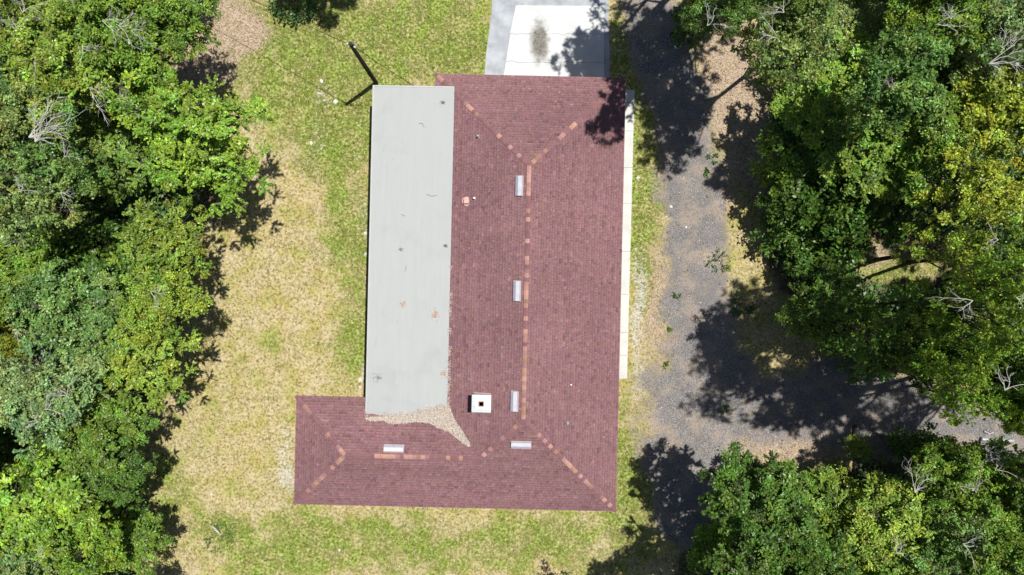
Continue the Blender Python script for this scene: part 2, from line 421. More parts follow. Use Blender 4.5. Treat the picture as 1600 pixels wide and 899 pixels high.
def clip(poly, conv):
    A = sum(conv[i][0]*conv[(i+1)%len(conv)][1]-conv[(i+1)%len(conv)][0]*conv[i][1] for i in range(len(conv)))
    sg = 1 if A > 0 else -1
    out = poly
    for i in range(len(conv)):
        ax,ay = conv[i]; bx,by = conv[(i+1)%len(conv)]
        inp, out = out, []
        if not inp: return []
        dd = [sg*((bx-ax)*(p[1]-ay)-(by-ay)*(p[0]-ax)) for p in inp]
        for j in range(len(inp)):
            p,q,dp,dq = inp[j],inp[(j+1)%len(inp)],dd[j],dd[(j+1)%len(inp)]
            if dp >= 0: out.append(p)
            if (dp >= 0) != (dq >= 0):
                t = dp/(dp-dq); out.append((p[0]+t*(q[0]-p[0]), p[1]+t*(q[1]-p[1])))
    return out
EXPO = 0.134
BASE = np.array([0.226,0.124,0.133])
for poly, o0, e, n_, conv in slopes:
    zz = [ZE+PITCH*((p[0]-o0[0])*n_[0]+(p[1]-o0[1])*n_[1]) for p in poly]
    v = [(p[0],p[1],z) for p,z in zip(poly,zz)]
    f = [tuple(range(len(v)))]
    # fascia along the eave (first and last vertex of each polygon lie on it)
    a, c = v[0], v[-1]; m_ = len(v)
    v += [(a[0],a[1],ZE-.2),(c[0],c[1],ZE-.2)]
    f.append((m_-1, m_+1, m_, 0))
    me = mesh('roof_slope', v, f, [M_DECK, M_FASCIA]); me.polygons[1].material_index = 1
    ro = obj('roof_slope', me, house)
    V, F3, C = [], [], []
    r = random.Random(len(C)+int(abs(o0[0]*10)))
    ulo = min((p[0]-o0[0])*e[0]+(p[1]-o0[1])*e[1] for p in poly); uhi = max((p[0]-o0[0])*e[0]+(p[1]-o0[1])*e[1] for p in poly)
    dmax = max((p[0]-o0[0])*n_[0]+(p[1]-o0[1])*n_[1] for p in poly)
    nrow = int(dmax/EXPO)+1
    for k in range(nrow):
        d0 = k*EXPO; d1 = d0+EXPO+0.012
        u = ulo - r.uniform(0,.3); rowt = r.uniform(.96,1.04)
        while u < uhi:
            wd_ = r.choice((.10,.13,.16,.2,.25)); u2 = u+wd_
            lift = r.choice((0.0,0.0,0.006,0.008))
            for cv in (conv or [poly]):
                rect = [(o0[0]+e[0]*uu+n_[0]*dd, o0[1]+e[1]*uu+n_[1]*dd) for uu,dd in ((u+.003,d0),(u2-.003,d0),(u2-.003,d1),(u+.003,d1))]
                q = clip(rect, cv)
                if len(q) < 3: continue
                t = r.gauss(1.0,.06)*rowt*(.79+.27*float(fbm(np.float64(o0[0]+e[0]*u+n_[0]*d0), np.float64(o0[1]+e[1]*u+n_[1]*d0), .45, 3)))
                if r.random() < .07: t *= .80
                if r.random() < .04: t *= 1.2
                col = BASE*t*np.array([1, r.uniform(.93,1.07), r.uniform(.93,1.08)])
                b0 = len(V); low = []
                for p in q:
                    dd = (p[0]-o0[0])*n_[0]+(p[1]-o0[1])*n_[1]
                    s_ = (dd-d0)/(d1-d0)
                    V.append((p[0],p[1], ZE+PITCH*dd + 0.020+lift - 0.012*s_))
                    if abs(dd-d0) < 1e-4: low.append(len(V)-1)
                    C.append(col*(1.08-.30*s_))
                F3.append(tuple(range(b0,len(V))))
                if len(low) == 2:
                    for i_ in low:
                        p = V[i_]; V.append((p[0],p[1],p[2]-0.019-lift)); C.append(col)
                    F3.append((low[1],low[0],len(V)-2,len(V)-1))
            u = u2
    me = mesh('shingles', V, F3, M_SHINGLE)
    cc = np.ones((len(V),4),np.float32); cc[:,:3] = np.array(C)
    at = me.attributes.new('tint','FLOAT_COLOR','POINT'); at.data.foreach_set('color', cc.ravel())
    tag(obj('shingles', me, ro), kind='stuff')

# soffit, walls
def L_poly(i):
    return [(xw+i,y1+i),(x1-i,y1+i),(x1-i,y0-i),(x0+i,y0-i),(x0+i,yw-i),(xw+i,yw-i)]
b = MB(); b.prism(L_poly(0.03), ZE-.17, ZE-.15); b.build('soffit', M_FASCIA, house)
b = MB(); b.prism(L_poly(0.5), -0.1, ZE-.172); b.build('wall', M_WALL, house)

# ridge and hip caps, each a folded shingle of its own
def cap_mesh(drop):
    hw, ln = .105, .215
    b = MB()
    v = []
    for x, zt in ((-ln/2, .036), (ln/2, .024)):
        v += [(x,-hw,zt-drop*hw),(x,0,zt),(x,hw,zt-drop*hw),(x,-hw,zt-drop*hw-.03),(x,0,zt-.03),(x,hw,zt-drop*hw-.03)]
    b.add(v, [(0,6,7,1),(1,7,8,2),(0,1,4,3),(1,2,5,4),(0,3,9,6),(2,8,11,5),(6,9,10,7),(7,10,11,8)])
    return b.me('ridge_cap', M_CAP)
CAPH, CAPR = cap_mesh(PITCH*.68), cap_mesh(PITCH)
ZR, ZJ = ZE+PITCH*W, ZE+PITCH*wd
v3 = lambda p, z: Vector((p[0],p[1],z))
lines = [(v3((x0,y0),ZE), v3(RN,ZR), CAPH, .26), (v3((x1,y0),ZE), v3(RN,ZR), CAPH, .22), (v3((x1,y1),ZE), v3(RS,ZR), CAPH, .26),
         (v3(J,ZJ), v3(RS,ZR), CAPH, .34), (v3((xw,yw),ZE), v3(RW,ZJ), CAPH, .2), (v3((xw,y1),ZE), v3(RW,ZJ), CAPH, .36),
         (v3(RN,ZR), v3(RS,ZR), CAPR, .45), (v3(RW,ZJ), v3(J,ZJ), CAPR, .34)]
r = random.Random(21)
hc, hs = math.cos(math.radians(1.3)), math.sin(math.radians(1.3))
# caps that have weathered to a copper tone
COPPER = [(687,125),(727,163),(735,170),(745,181),(780,217),(788,227),(795,234),(808,245),(894,197),(877,213),(852,239),(845,246),(838,252),
          (842,684),(850,691),(858,699),(868,708),(882,722),(890,730),(898,738),(905,745),(914,754),(920,760),(942,780),(951,790),
          (755,708),(766,699),(782,684),(803,665),(477,634),(484,642),(513,680),(530,698),(537,705),(535,716),(528,722),(520,730),(505,745),(497,751),(490,758),(481,766)]
COPPER += [(x,713) for x in (591,603,612,622,637,648,655,662,668,700,720)]
COPPER += [(824.5-(y-262)*.018,y) for y in (265,271,277,284,291,298,305,330,345,377,405,411,426,431,448,454,464,469,475,497,521,527,533,546,552,560,567,574,581,588,595,603,612,620,628,636,644,652)]
for A, B, me, frac in lines:
    d = B-A; L = d.length; d.normalize()
    side = Vector((0,0,1)).cross(d).normalized(); up = d.cross(side)
    nn = max(1, int(L/.205))
    for k in range(nn):
        p = A + d*(L*(k+.5)/nn)
        zx, zy = p.x*hc+p.y*hs, -p.x*hs+p.y*hc
        f_ = H/(H-p.z)/S; ppx, ppy = 800+zx*f_, 449.5-zy*f_
        on = min((a-ppx)**2+(b_-ppy)**2 for a,b_ in COPPER) < 4.4**2
        o = bpy.data.objects.new('ridge_cap', me)
        M = Matrix((d,side,up)).transposed().to_4x4(); M.translation = p + up*0.013
        M = M @ Matrix.Rotation(r.gauss(0,.02),4,'Z')
        o.matrix_basis = M
        if on:
            t = r.uniform(.68,1.2); o.color = (.36*t,.205*t,.160*t*r.uniform(.9,1.25),1)
        else:
            t = r.uniform(.9,1.1); o.color = (.196*t,.101*t,.110*t,1)
        link(o, house)

# white flat patio roof
pr = empty('patio_roof', (0,0,0), 0, house)
nsh = 4
wsh = (FX1-FX0)/nsh
for k in range(nsh):
    a, c = FX0+wsh*k+.012, FX0+wsh*(k+1)+(.03 if k < nsh-1 else 0)
    b = MB(); zt = 0.004*k
    q = [(a,FY1),(c,FY1),(c,FY0-.012),(a,FY0-.012)]
    b.prism(q, [zflat(p[0],0)-.05+zt-.001*k for p in q], [zflat(p[0],0)+zt for p in q])
    b.build('membrane_sheet', M_MEMB, pr)
b = MB()
q = [(FX0-.02,FY1+.55),(FX0+.055,FY1+.55),(FX0+.055,FY0+.02),(FX0-.02,FY0+.02)]
b.prism(q, [zflat(p[0],0)-.17 for p in q], [zflat(p[0],0)+.024 for p in q]); b.build('edge_trim', M_EDGE, pr)
q = [(FX0+.055,FY0-.05),(FX1,FY0-.05),(FX1,FY0+.02),(FX0+.055,FY0+.02)]
b = MB(); b.prism(q, [zflat(p[0],0)-.17 for p in q], [zflat(p[0],0)+.027 for p in q]); b.build('edge_trim', M_EDGE, pr)
for k in range(7):
    yy = FY0-.3 - k*(FY0-yw-.9)/6
    b = MB(); b.box(-.05,.05,-.05,.05,0,zflat(FX0+.2,0)-.055); b.build('patio_post', M_TRIM, house, (FX0+.2,yy,-.02))

# chimney
cx, cy = -43.5*.0307, -181.5*.0307
ch = empty('chimney', (cx,cy,0), 0, house)
b = MB(); b.box(-.40,.40,-.37,.37,3.0,4.62); b.build('stack', M_CHIM, ch)
b = MB()
b.add([(-.46,-.42,4.62),(.46,-.42,4.62),(.46,.42,4.62),(-.46,.42,4.62),(-.46,-.42,4.70),(.46,-.42,4.70),(.46,.42,4.70),(-.46,.42,4.70),
       (-.2,-.2,4.80),(.2,-.2,4.80),(.2,.2,4.80),(-.2,.2,4.80),(-.125,-.125,4.80),(.125,-.125,4.80),(.125,.125,4.80),(-.125,.125,4.80)],
      [(3,2,1,0),(0,1,5,4),(1,2,6,5),(2,3,7,6),(3,0,4,7),(4,5,9,8),(5,6,10,9),(6,7,11,10),(7,4,8,11),(8,9,13,12),(9,10,14,13),(10,11,15,14),(11,8,12,15)])
b.build('crown', M_CROWN, ch)
b = MB()
o_, i_ = .124, .10
b.add([(-o_,-o_,4.5),(o_,-o_,4.5),(o_,o_,4.5),(-o_,o_,4.5),(-o_,-o_,4.86),(o_,-o_,4.86),(o_,o_,4.86),(-o_,o_,4.86),
       (-i_,-i_,4.86),(i_,-i_,4.86),(i_,i_,4.86),(-i_,i_,4.86),(-i_,-i_,4.3),(i_,-i_,4.3),(i_,i_,4.3),(-i_,i_,4.3)],
      [(0,1,5,4),(1,2,6,5),(2,3,7,6),(3,0,4,7),(4,5,9,8),(5,6,10,9),(6,7,11,10),(7,4,8,11),(8,9,13,12),(9,10,14,13),(10,11,15,14),(11,8,12,15)])
fl_ = b.build('flue', M_FLUE, ch)
b = MB(); b.add([(-i_,-i_,4.42),(i_,-i_,4.42),(i_,i_,4.42),(-i_,i_,4.42)],[(0,1,2,3)]); b.build('flue_shaft', M_FLUE_BLACK, ch)  # near-black plate closing the flue below its rim
b = MB(); b.box(-.47,.47,-.44,.44,3.25,3.30); 
# lead flashing skirt following the west slope
zc_ = lambda dx: ZE+PITCH*(cx+dx-x0)+.035
b = MB(); q = [(-.43,-.40),(.43,-.40),(.43,.40),(-.43,.40)]
b.prism(q, [zc_(p[0])-.03 for p in q], [zc_(p[0]) for p in q]); b.build('flashing', M_FASCIA, ch)

# roof vents (slant back box vents): long axis along local y, low edge on the down-slope side -x
def vent_parts(parent):
    b = MB(); b.box(-.21,.19,-.50,.50,.0,.012); b.build('flange', M_FASCIA, parent)
    b = MB()
    prof = [(-.18,.012),(.17,.012),(.17,.15),(-.02,.165),(-.18,.10)]
    n = len(prof)
    b.add([(p[0],-.48,p[1]) for p in prof]+[(p[0],.48,p[1]) for p in prof], [tuple(range(n)), tuple(range(2*n-1,n-1,-1))]+[(i,n+i,n+(i+1)%n,(i+1)%n) for i in range(n)])
    b.build('hood', M_VENT, parent)
    b = MB()
    for k in range(4):
        t = .12+.25*k; xx = -.18+.16*t; zz = .10+.065*t
        b.box(xx-.016,xx+.016,-.46,.46,zz-.01,zz+.008)
    b.build('louvre', M_VENTD, parent)
def house_pt(px, py, it=4):
    z = 3.5
    for _ in range(it):
        X, Y, _z = P(px,py,z); c_, s_ = math.cos(math.radians(1.3)), math.sin(math.radians(1.3))
        u, v = X*c_-Y*s_, X*s_+Y*c_
        z = float(zroof(np.array(u),np.array(v)))
    return u, v, z
tl = math.atan(PITCH)
for (px,py,az) in ((812,291,0),(808.5,455,0),(804.5,627,0),(615.5,701,-90),(814,694.5,90)):
    u,v,z = house_pt(px,py)
    o = empty('roof_vent', (u,v,z+.03), 0, house)
    o.rotation_euler = (Matrix.Rotation(math.radians(az),4,'Z') @ Matrix.Rotation(-tl,4,'Y')).to_euler()
    vent_parts(o)
def pipe(px, py, rad, hh, mat, square=False):
    u,v,z = house_pt(px,py)
    o = empty('pipe_vent', (u,v,z), 0, house)
    b = MB()
    if square: b.box(-rad,rad,-rad,rad,-.1,hh)
    else: b.tube([(0,0,-.1),(0,0,hh)], rad, 10)
    b.build('pipe', mat, o)
    b = MB(); b.tube([(0,0,.0),(0,0,.05),(0,0,.08)], [rad*1.9,rad*1.9,rad*1.15], 12); b.build('boot', M_VENTD if not square else M_PIPE, o)
pipe(729,315,.12,.28,M_PIPE,True); pipe(741.5,310.5,.04,.3,M_GALV); pipe(747,214,.04,.32,M_VENTD); pipe(886.5,661,.045,.22,M_VENTD); pipe(892,601,.03,.2,M_GALV)

# ------------------------------------------------------------------ small leaf scatter helper (rhombi)
def rhombi(p, n, l, w, a=None):
    m = len(p)
    n = n/np.linalg.norm(n,axis=1,keepdims=True)
    if a is None: a = rng.normal(size=(m,3))
    a = a - n*(a*n).sum(1,keepdims=True); a /= np.linalg.norm(a,axis=1,keepdims=True)+1e-9
    b = np.cross(n,a)
    l = np.broadcast_to(l,(m,))[:,None]; w = np.broadcast_to(w,(m,))[:,None]
    V = np.stack([p-a*l, p+b*w, p+a*l, p-b*w],1).reshape(-1,3)
    return V, np.arange(4*m).reshape(-1,4)

# debris drift where the flat roof dies into the shingles
def pip(px, py, poly):
    ins = np.zeros(px.shape,bool)
    for i in range(len(poly)):
        ax,ay = poly[i]; bx,by = poly[i-1]
        c = ((ay>py)!=(by>py)) & (px < (bx-ax)*(py-ay)/(by-ay+1e-12)+ax); ins ^= c
    return ins
def surf(px, py):
    c_, s_ = math.cos(math.radians(1.3)), math.sin(math.radians(1.3))
    z = np.full(px.shape, 3.0)
    for _ in range(3):
        k = S*(H-z)/H; X=(px-800)*k; Y=-(py-449.5)*k
        u, v = X*c_-Y*s_, X*s_+Y*c_
        zr = zroof(u,v)+.03
        zf = np.where((u>FX0)&(u<FX1)&(v<FY0)&(v>FY1), zflat(u,v)+.016, -1)
        z = np.maximum(zr,zf)
    k = S*(H-z)/H
    return (px-800)*k, -(py-449.5)*k, z
drift = [(570,640),(569,650),(573,656),(588,657.5),(600,657),(612,662),(630,661),(650,658.5),(672,661),(684,668),(700,673),(709,680),(720,689),(732,698),(734,694),(722,675),(712,660),(706,648),(701,632),(690,630),(677,636),(664,633),(652,640),(640,646),(628,642),(612,648),(602,643),(592,651),(576,650),(574,641)]
qx = rng.uniform(560,745,260000); qy = rng.uniform(620,705,260000)
jx, jy_ = qx + rng.normal(0,.8,qx.size), qy + rng.normal(0,.8,qx.size)
ins = pip(jx,jy_,drift)
up = jy_ - np.interp(jx,[570,610,640,660,680,700,735],[652,648,646,640,636,632,620])
ins &= rng.random(qx.size) < np.clip(0.10+up/9., .08, 1)*.62
sx, sy = qx[ins], qy[ins]
nseam = 1900
tx = rng.normal(0,1.6,nseam); ty = rng.uniform(255,632,nseam)
kk = fbm(ty, ty*0+3., 1/14., 2) > np.interp(ty,[250,400,500,560,632],[.76,.70,.62,.55,.52])
sx = np.concatenate([sx, (707.0-(ty-255)*.0165+tx)[kk]]); sy = np.concatenate([sy, ty[kk]])
X,Y,Z = surf(sx,sy)
m = len(X); Z = Z + rng.random(m)**2*.09
nn = rng.normal(size=(m,3))*.35; nn[:,2] += 1
V,F = rhombi(np.stack([X,Y,Z],1), nn, rng.uniform(.014,.036,m), rng.uniform(.009,.019,m))
base = np.array([[.42,.37,.32],[.47,.43,.385],[.35,.29,.245],[.24,.165,.13],[.52,.49,.45],[.40,.345,.30]])[rng.integers(0,6,m)]*rng.uniform(.9,1.3,(m,1))
dr = obj('leaf_drift', np_mesh('leaf_drift',V,F,M_LITTER,np.repeat(base,4,0)))
tag(dr, 'pale tan drift of dead leaves where the white flat roof meets the maroon shingles', 'leaf litter', kind='stuff')

def leaf_heap(name, px, py, r, n, label, cols, group=None):
    a = rng.uniform(0,6.28,n); d = np.abs(rng.normal(0,.55,n))*r
    x, y = px+np.cos(a)*d, py+np.sin(a)*d*.95
    X,Y,Z = surf(x,y); Z = Z+rng.random(n)*.03
    nn = rng.normal(size=(n,3))*.4; nn[:,2]+=1
    V,F = rhombi(np.stack([X,Y,Z],1), nn, rng.uniform(.02,.06,n), rng.uniform(.008,.022,n))
    c = np.array(cols)[rng.integers(0,len(cols),n)]*rng.uniform(.8,1.2,(n,1))
    me = np_mesh(name,V,F,M_LITTER,np.repeat(c,4,0))
    loc = surf(np.array([px*1.]),np.array([py*1.])); loc = tuple(float(q[0]) for q in loc)
    o = obj(name, origin_at(me,loc), None, loc)
    tag(o, label, 'leaf heap', group)
BR = [(.42,.28,.20),(.52,.40,.31),(.30,.2,.15)]; DKL = [(.09,.09,.09),(.15,.15,.15),(.2,.19,.18)]
G_ = 'dead leaf heaps on the white flat roof'
leaf_heap('leaf_heap',630,476,6,70,'small brown leaf heap in the middle of the white flat roof','%s' and BR,G_)
leaf_heap('leaf_heap',680,492,8,150,'largest brown leaf heap on the white flat roof near its shingle seam',BR,G_)
leaf_heap('leaf_heap',692,161,3.5,60,'dark leaf clump near the top right corner of the white flat roof',DKL,G_)
leaf_heap('leaf_heap',696,384,2.4,60,'tight black leaf clump beside the seam halfway down the white flat roof',DKL,G_)
leaf_heap('leaf_heap',626,389,5,26,'faint grey leaf scatter left of centre on the white flat roof',DKL,G_)
leaf_heap('leaf_heap',692,584,6,90,'pale brown leaf scatter on the flat roof just above the big drift',BR,G_)
leaf_heap('leaf_heap',590,590,9,45,'grey leaf scatter near the lower left edge of the flat roof',DKL,G_)
def twig(name, pts, rad, mat, label, cat, group=None):
    b = MB(); q = [Vector((float(a[0]),float(b_[0]),float(c[0]))) for a,b_,c in [surf(np.array([p[0]*1.]),np.array([p[1]*1.])) for p in pts]]
    o0 = q[0].copy(); b.tube([p-o0+Vector((0,0,rad)) for p in q], rad, 5)
    tag(b.build(name,mat,None,o0), label, cat, group)
G2 = 'twigs lying on the white flat roof'
twig('twig',[(655,193),(660,193),(663,199)],.014,M_LOG,'short hooked twig on the upper part of the white flat roof','twig',G2)
twig('twig',[(667,304),(675,307),(683,305)],.014,M_LOG,'long curved greenish twig lying across the white flat roof','twig',G2)
twig('twig',[(627,335),(633,338)],.012,M_LOG,'tiny slanted twig left of the long curved twig on the flat roof','twig',G2)
twig('twig',[(635,415),(633,425)],.012,M_LOG,'tiny upright twig in the middle of the white flat roof','twig',G2)

# ------------------------------------------------------------------ utility pole and cables
pb = Vector(P(588,130,0)); PH = 7.45
pole = empty('utility_pole', pb)
tag(pole, 'dark wooden utility pole standing at the upper left corner of the flat roof', 'utility pole')
b = MB(); b.tube([(0,0,-.3),(0.0,0,3.5),(0,0,PH)],[.115,.11,.09],12); b.build('pole', M_POLE, pole)
b = MB(); b.tube([(.1,.06,PH-.5),(.13,.09,PH-.05),(.18,.05,PH+.05),(.24,-.02,PH-.08)],.025,8); b.build('weatherhead', M_GALV, pole)
b = MB(); b.tube([(-.12,.04,PH-.25),(-.2,.07,PH-.25)],.05,8); b.tube([(.12,-.05,PH-.3),(.2,-.1,PH-.3)],.05,8); b.build('insulator', M_GALV, pole)
def cable(name, A, B, sag, label, rad=.014):
    A, B = Vector(A), Vector(B); b = MB()
    pts = []
    for k in range(25):
        t = k/24; p = A.lerp(B,t); p.z -= sag*4*t*(1-t); pts.append(p-A)
    b.tube(pts, rad, 6)
    tag(b.build(name, M_CABLE, None, A), label, 'cable', 'overhead cables at the utility pole')
top = pb + Vector((0,0,PH-.25))
A_ = P(800-253-95*3.2, 449.5-381.5-43*3.2, 5.0)
cable('power_cable', top+Vector((-.2,.07,0)), A_, .1, 'black overhead cable running from the pole top to the upper left wood')
hx, hy = -5.02, FY0+.025
c_, s_ = math.cos(math.radians(1.3)), math.sin(math.radians(1.3))
att = (hx*c_+hy*s_, -hx*s_+hy*c_, 2.66)
cable('service_cable', top+Vector((.2,-.1,-.05)), att, .25, 'black service cable dropping from the pole top to the top edge of the flat roof')

# ------------------------------------------------------------------ trees
def leaf_cloud(centers, outs, per, style, lsz, spread, r):
    K = len(centers); c = np.repeat(centers,per,0); o = np.repeat(outs,per,0); m = K*per
    if style == 'spray':
        tw = 6
        td = np.repeat(outs,tw,0)*[1,1,.35] + r.normal(size=(K*tw,3))*[.75,.75,.35]
        td /= np.linalg.norm(td,axis=1,keepdims=True)
        idx = np.repeat(np.arange(K)*tw,per) + r.integers(0,tw,m)
        d = td[idx]; t = r.random(m)[:,None]**.8
        p = c + d*t*spread*2.2 - np.array([0,0,1])*(t**2)*spread*.3 + r.normal(size=(m,3))*spread*.13
        a = d + r.normal(size=(m,3))*.55
    else:
        p = c + r.normal(size=(m,3))*spread*np.array([1,1,.55])
        a = r.normal(size=(m,3))
    n = r.normal(size=(m,3))*.55 + o*.4; n[:,2] += .9
    l = lsz*r.uniform(.7,1.35,m); w = l*r.uniform(.42,.62,m)
    n /= np.linalg.norm(n,axis=1,keepdims=True)
    a = a - n*(a*n).sum(1,keepdims=True); a /= np.linalg.norm(a,axis=1,keepdims=True)+1e-9
    b = np.cross(n,a)
    V = np.stack([p-a*l[:,None], p+b*w[:,None], p+a*l[:,None], p-b*w[:,None]],1).reshape(-1,3)
    ct = np.repeat(r.normal(1,.22,K),per)*r.normal(1,.30,m)
    hue = np.repeat(r.normal(-.02,.09,K),per)+r.normal(0,.07,m)
    col = np.stack([ct*(1+hue), ct, ct*(1-hue*.6)],1).clip(.25,2.2)
    yel = r.random(m) < .03; col[yel] *= [1.3,1.2,1.0]
    return V, np.repeat(col,4,0)

def tree_meshes(seed, style='blob', R=3.0, ZC=9.5, RZ=2.6, nl=13, nc=15, per=138, lsz=.079, spread=.165):
    r = np.random.default_rng(seed)
    lobes = []
    for k in range(nl):
        a = 2.4*k + r.uniform(-.5,.5); q = math.sqrt((k+.35)/nl)*.74
        h_ = math.sqrt(max(0,1-q*q))
        lobes.append((np.array([math.cos(a)*q*R, math.sin(a)*q*R, ZC + RZ*(h_*.75-.35)+r.uniform(-1.3,.9)]), R*r.uniform(.20,.40)))
    cs, os_ = [], []
    for c, lr in lobes:
        d = r.normal(size=(nc,3)); d[:,2] = np.abs(d[:,2])*1.0-.28; d /= np.linalg.norm(d,axis=1,keepdims=True)
        cs.append(c + d*lr*np.array([1,1,1.0])*r.uniform(.45,1.4,(nc,1))); os_.append(d)
    cs = np.concatenate(cs); os_ = np.concatenate(os_)
    if style == 'blob':
        h_ = np.arange(len(cs)) % 2 == 0
        V1, C1 = leaf_cloud(cs[h_], os_[h_], per, 'blob', lsz, spread, r)
        V2, C2 = leaf_cloud(cs[~h_], os_[~h_], per, 'spray', lsz*.95, spread*1.25, r)
        V, C = np.concatenate([V1,V2]), np.concatenate([C1,C2])
    else:
        V, C = leaf_cloud(cs, os_, per, style, lsz, spread, r)
    crown = np_mesh('crown', V, np.arange(len(V)).reshape(-1,4), M_LEAF, C)
    b = MB(); rr = random.Random(seed)
    tz = ZC-RZ*.75; bend = [rr.uniform(-.3,.3) for _ in range(4)]
    b.tube([(0,0,-.2),(0,0,.25),(bend[0]*.5,bend[1]*.5,tz*.5),(bend[0],bend[1],tz)],[.26,.19,.15,.12],9)
    for i,(c,lr) in enumerate(lobes):
        s_ = Vector((bend[0],bend[1],tz*rr.uniform(.75,1))); e_ = Vector(c); e_.z -= lr*.2
        m1 = s_.lerp(e_,.4)+Vector((rr.uniform(-.2,.2),rr.uniform(-.2,.2),-.2)); m2 = s_.lerp(e_,.75)+Vector((rr.uniform(-.25,.25),rr.uniform(-.25,.25),0))
        b.tube([s_,m1,m2,e_],[.075,.06,.042,.028],6)
        for j in rr.sample(range(nc),9):
            t = Vector(cs[i*nc+j]); b.tube([e_, e_.lerp(t,.5)+Vector((0,0,-.05)), t],[.028,.02,.009],4,False)
    return crown, b.me('trunk', M_BARK)

VAR = {}
for k, sd in enumerate((11,12,13)): VAR['oak%d'%k] = tree_meshes(sd)
for k, sd in enumerate((21,22)): VAR['spray%d'%k] = tree_meshes(sd, 'spray', nc=14, per=150, lsz=.070, spread=.27)
for k, sd in enumerate((31,32)): VAR['fine%d'%k] = tree_meshes(sd, 'blob', nl=14, nc=18, per=100, lsz=.074, spread=.17)
VAR['broad0'] = tree_meshes(41, 'blob', nl=11, nc=15, per=92, lsz=.103, spread=.20)
VAR['open0'] = tree_meshes(51, 'spray', nl=10, nc=9, per=110, lsz=.073, spread=.28)
VAR['open1'] = tree_meshes(52, 'blob', nl=10, nc=10, per=118, lsz=.078, spread=.19)
VAR['bush0'] = tree_meshes(61, 'blob', R=3.0, ZC=2.2, RZ=1.6, nl=9, nc=14, per=62, lsz=.15, spread=.34)

def dead_mesh(seed, n=7, thick=.045):
    rr = random.Random(seed); b = MB()
    def grow(p, d, L, rad, lev):
        pts = [p]; q = p.copy(); dd = d.copy()
        for k in range(4):
            dd = (dd + Vector((rr.gauss(0,.26),rr.gauss(0,.26),rr.gauss(0,.14)))).normalized(); q = q+dd*L/4; pts.append(q.copy())
        b.tube(pts,[rad,rad*.85,rad*.7,rad*.55,rad*.35],5)
        if lev > 0:
            for k in range(rr.randint(3,5)):
                t = rr.randint(1,4); nd = (dd + Vector((rr.gauss(0,.65),rr.gauss(0,.65),rr.gauss(0,.25)))).normalized()
                grow(pts[t], nd, L*rr.uniform(.45,.7), rad*.55, lev-1)
    for k in range(n):
        a = rr.gauss(0,.35); grow(Vector((0,0,0)), Vector((math.cos(a),math.sin(a),rr.uniform(.0,.3))).normalized(), rr.uniform(.9,1.5), thick, 2 if k < 2 else 1)
    return b.me('dead_branch', M_DEAD)
DEAD = [dead_mesh(5,2,.026), dead_mesh(6,3,.022), dead_mesh(8,5,.026)]

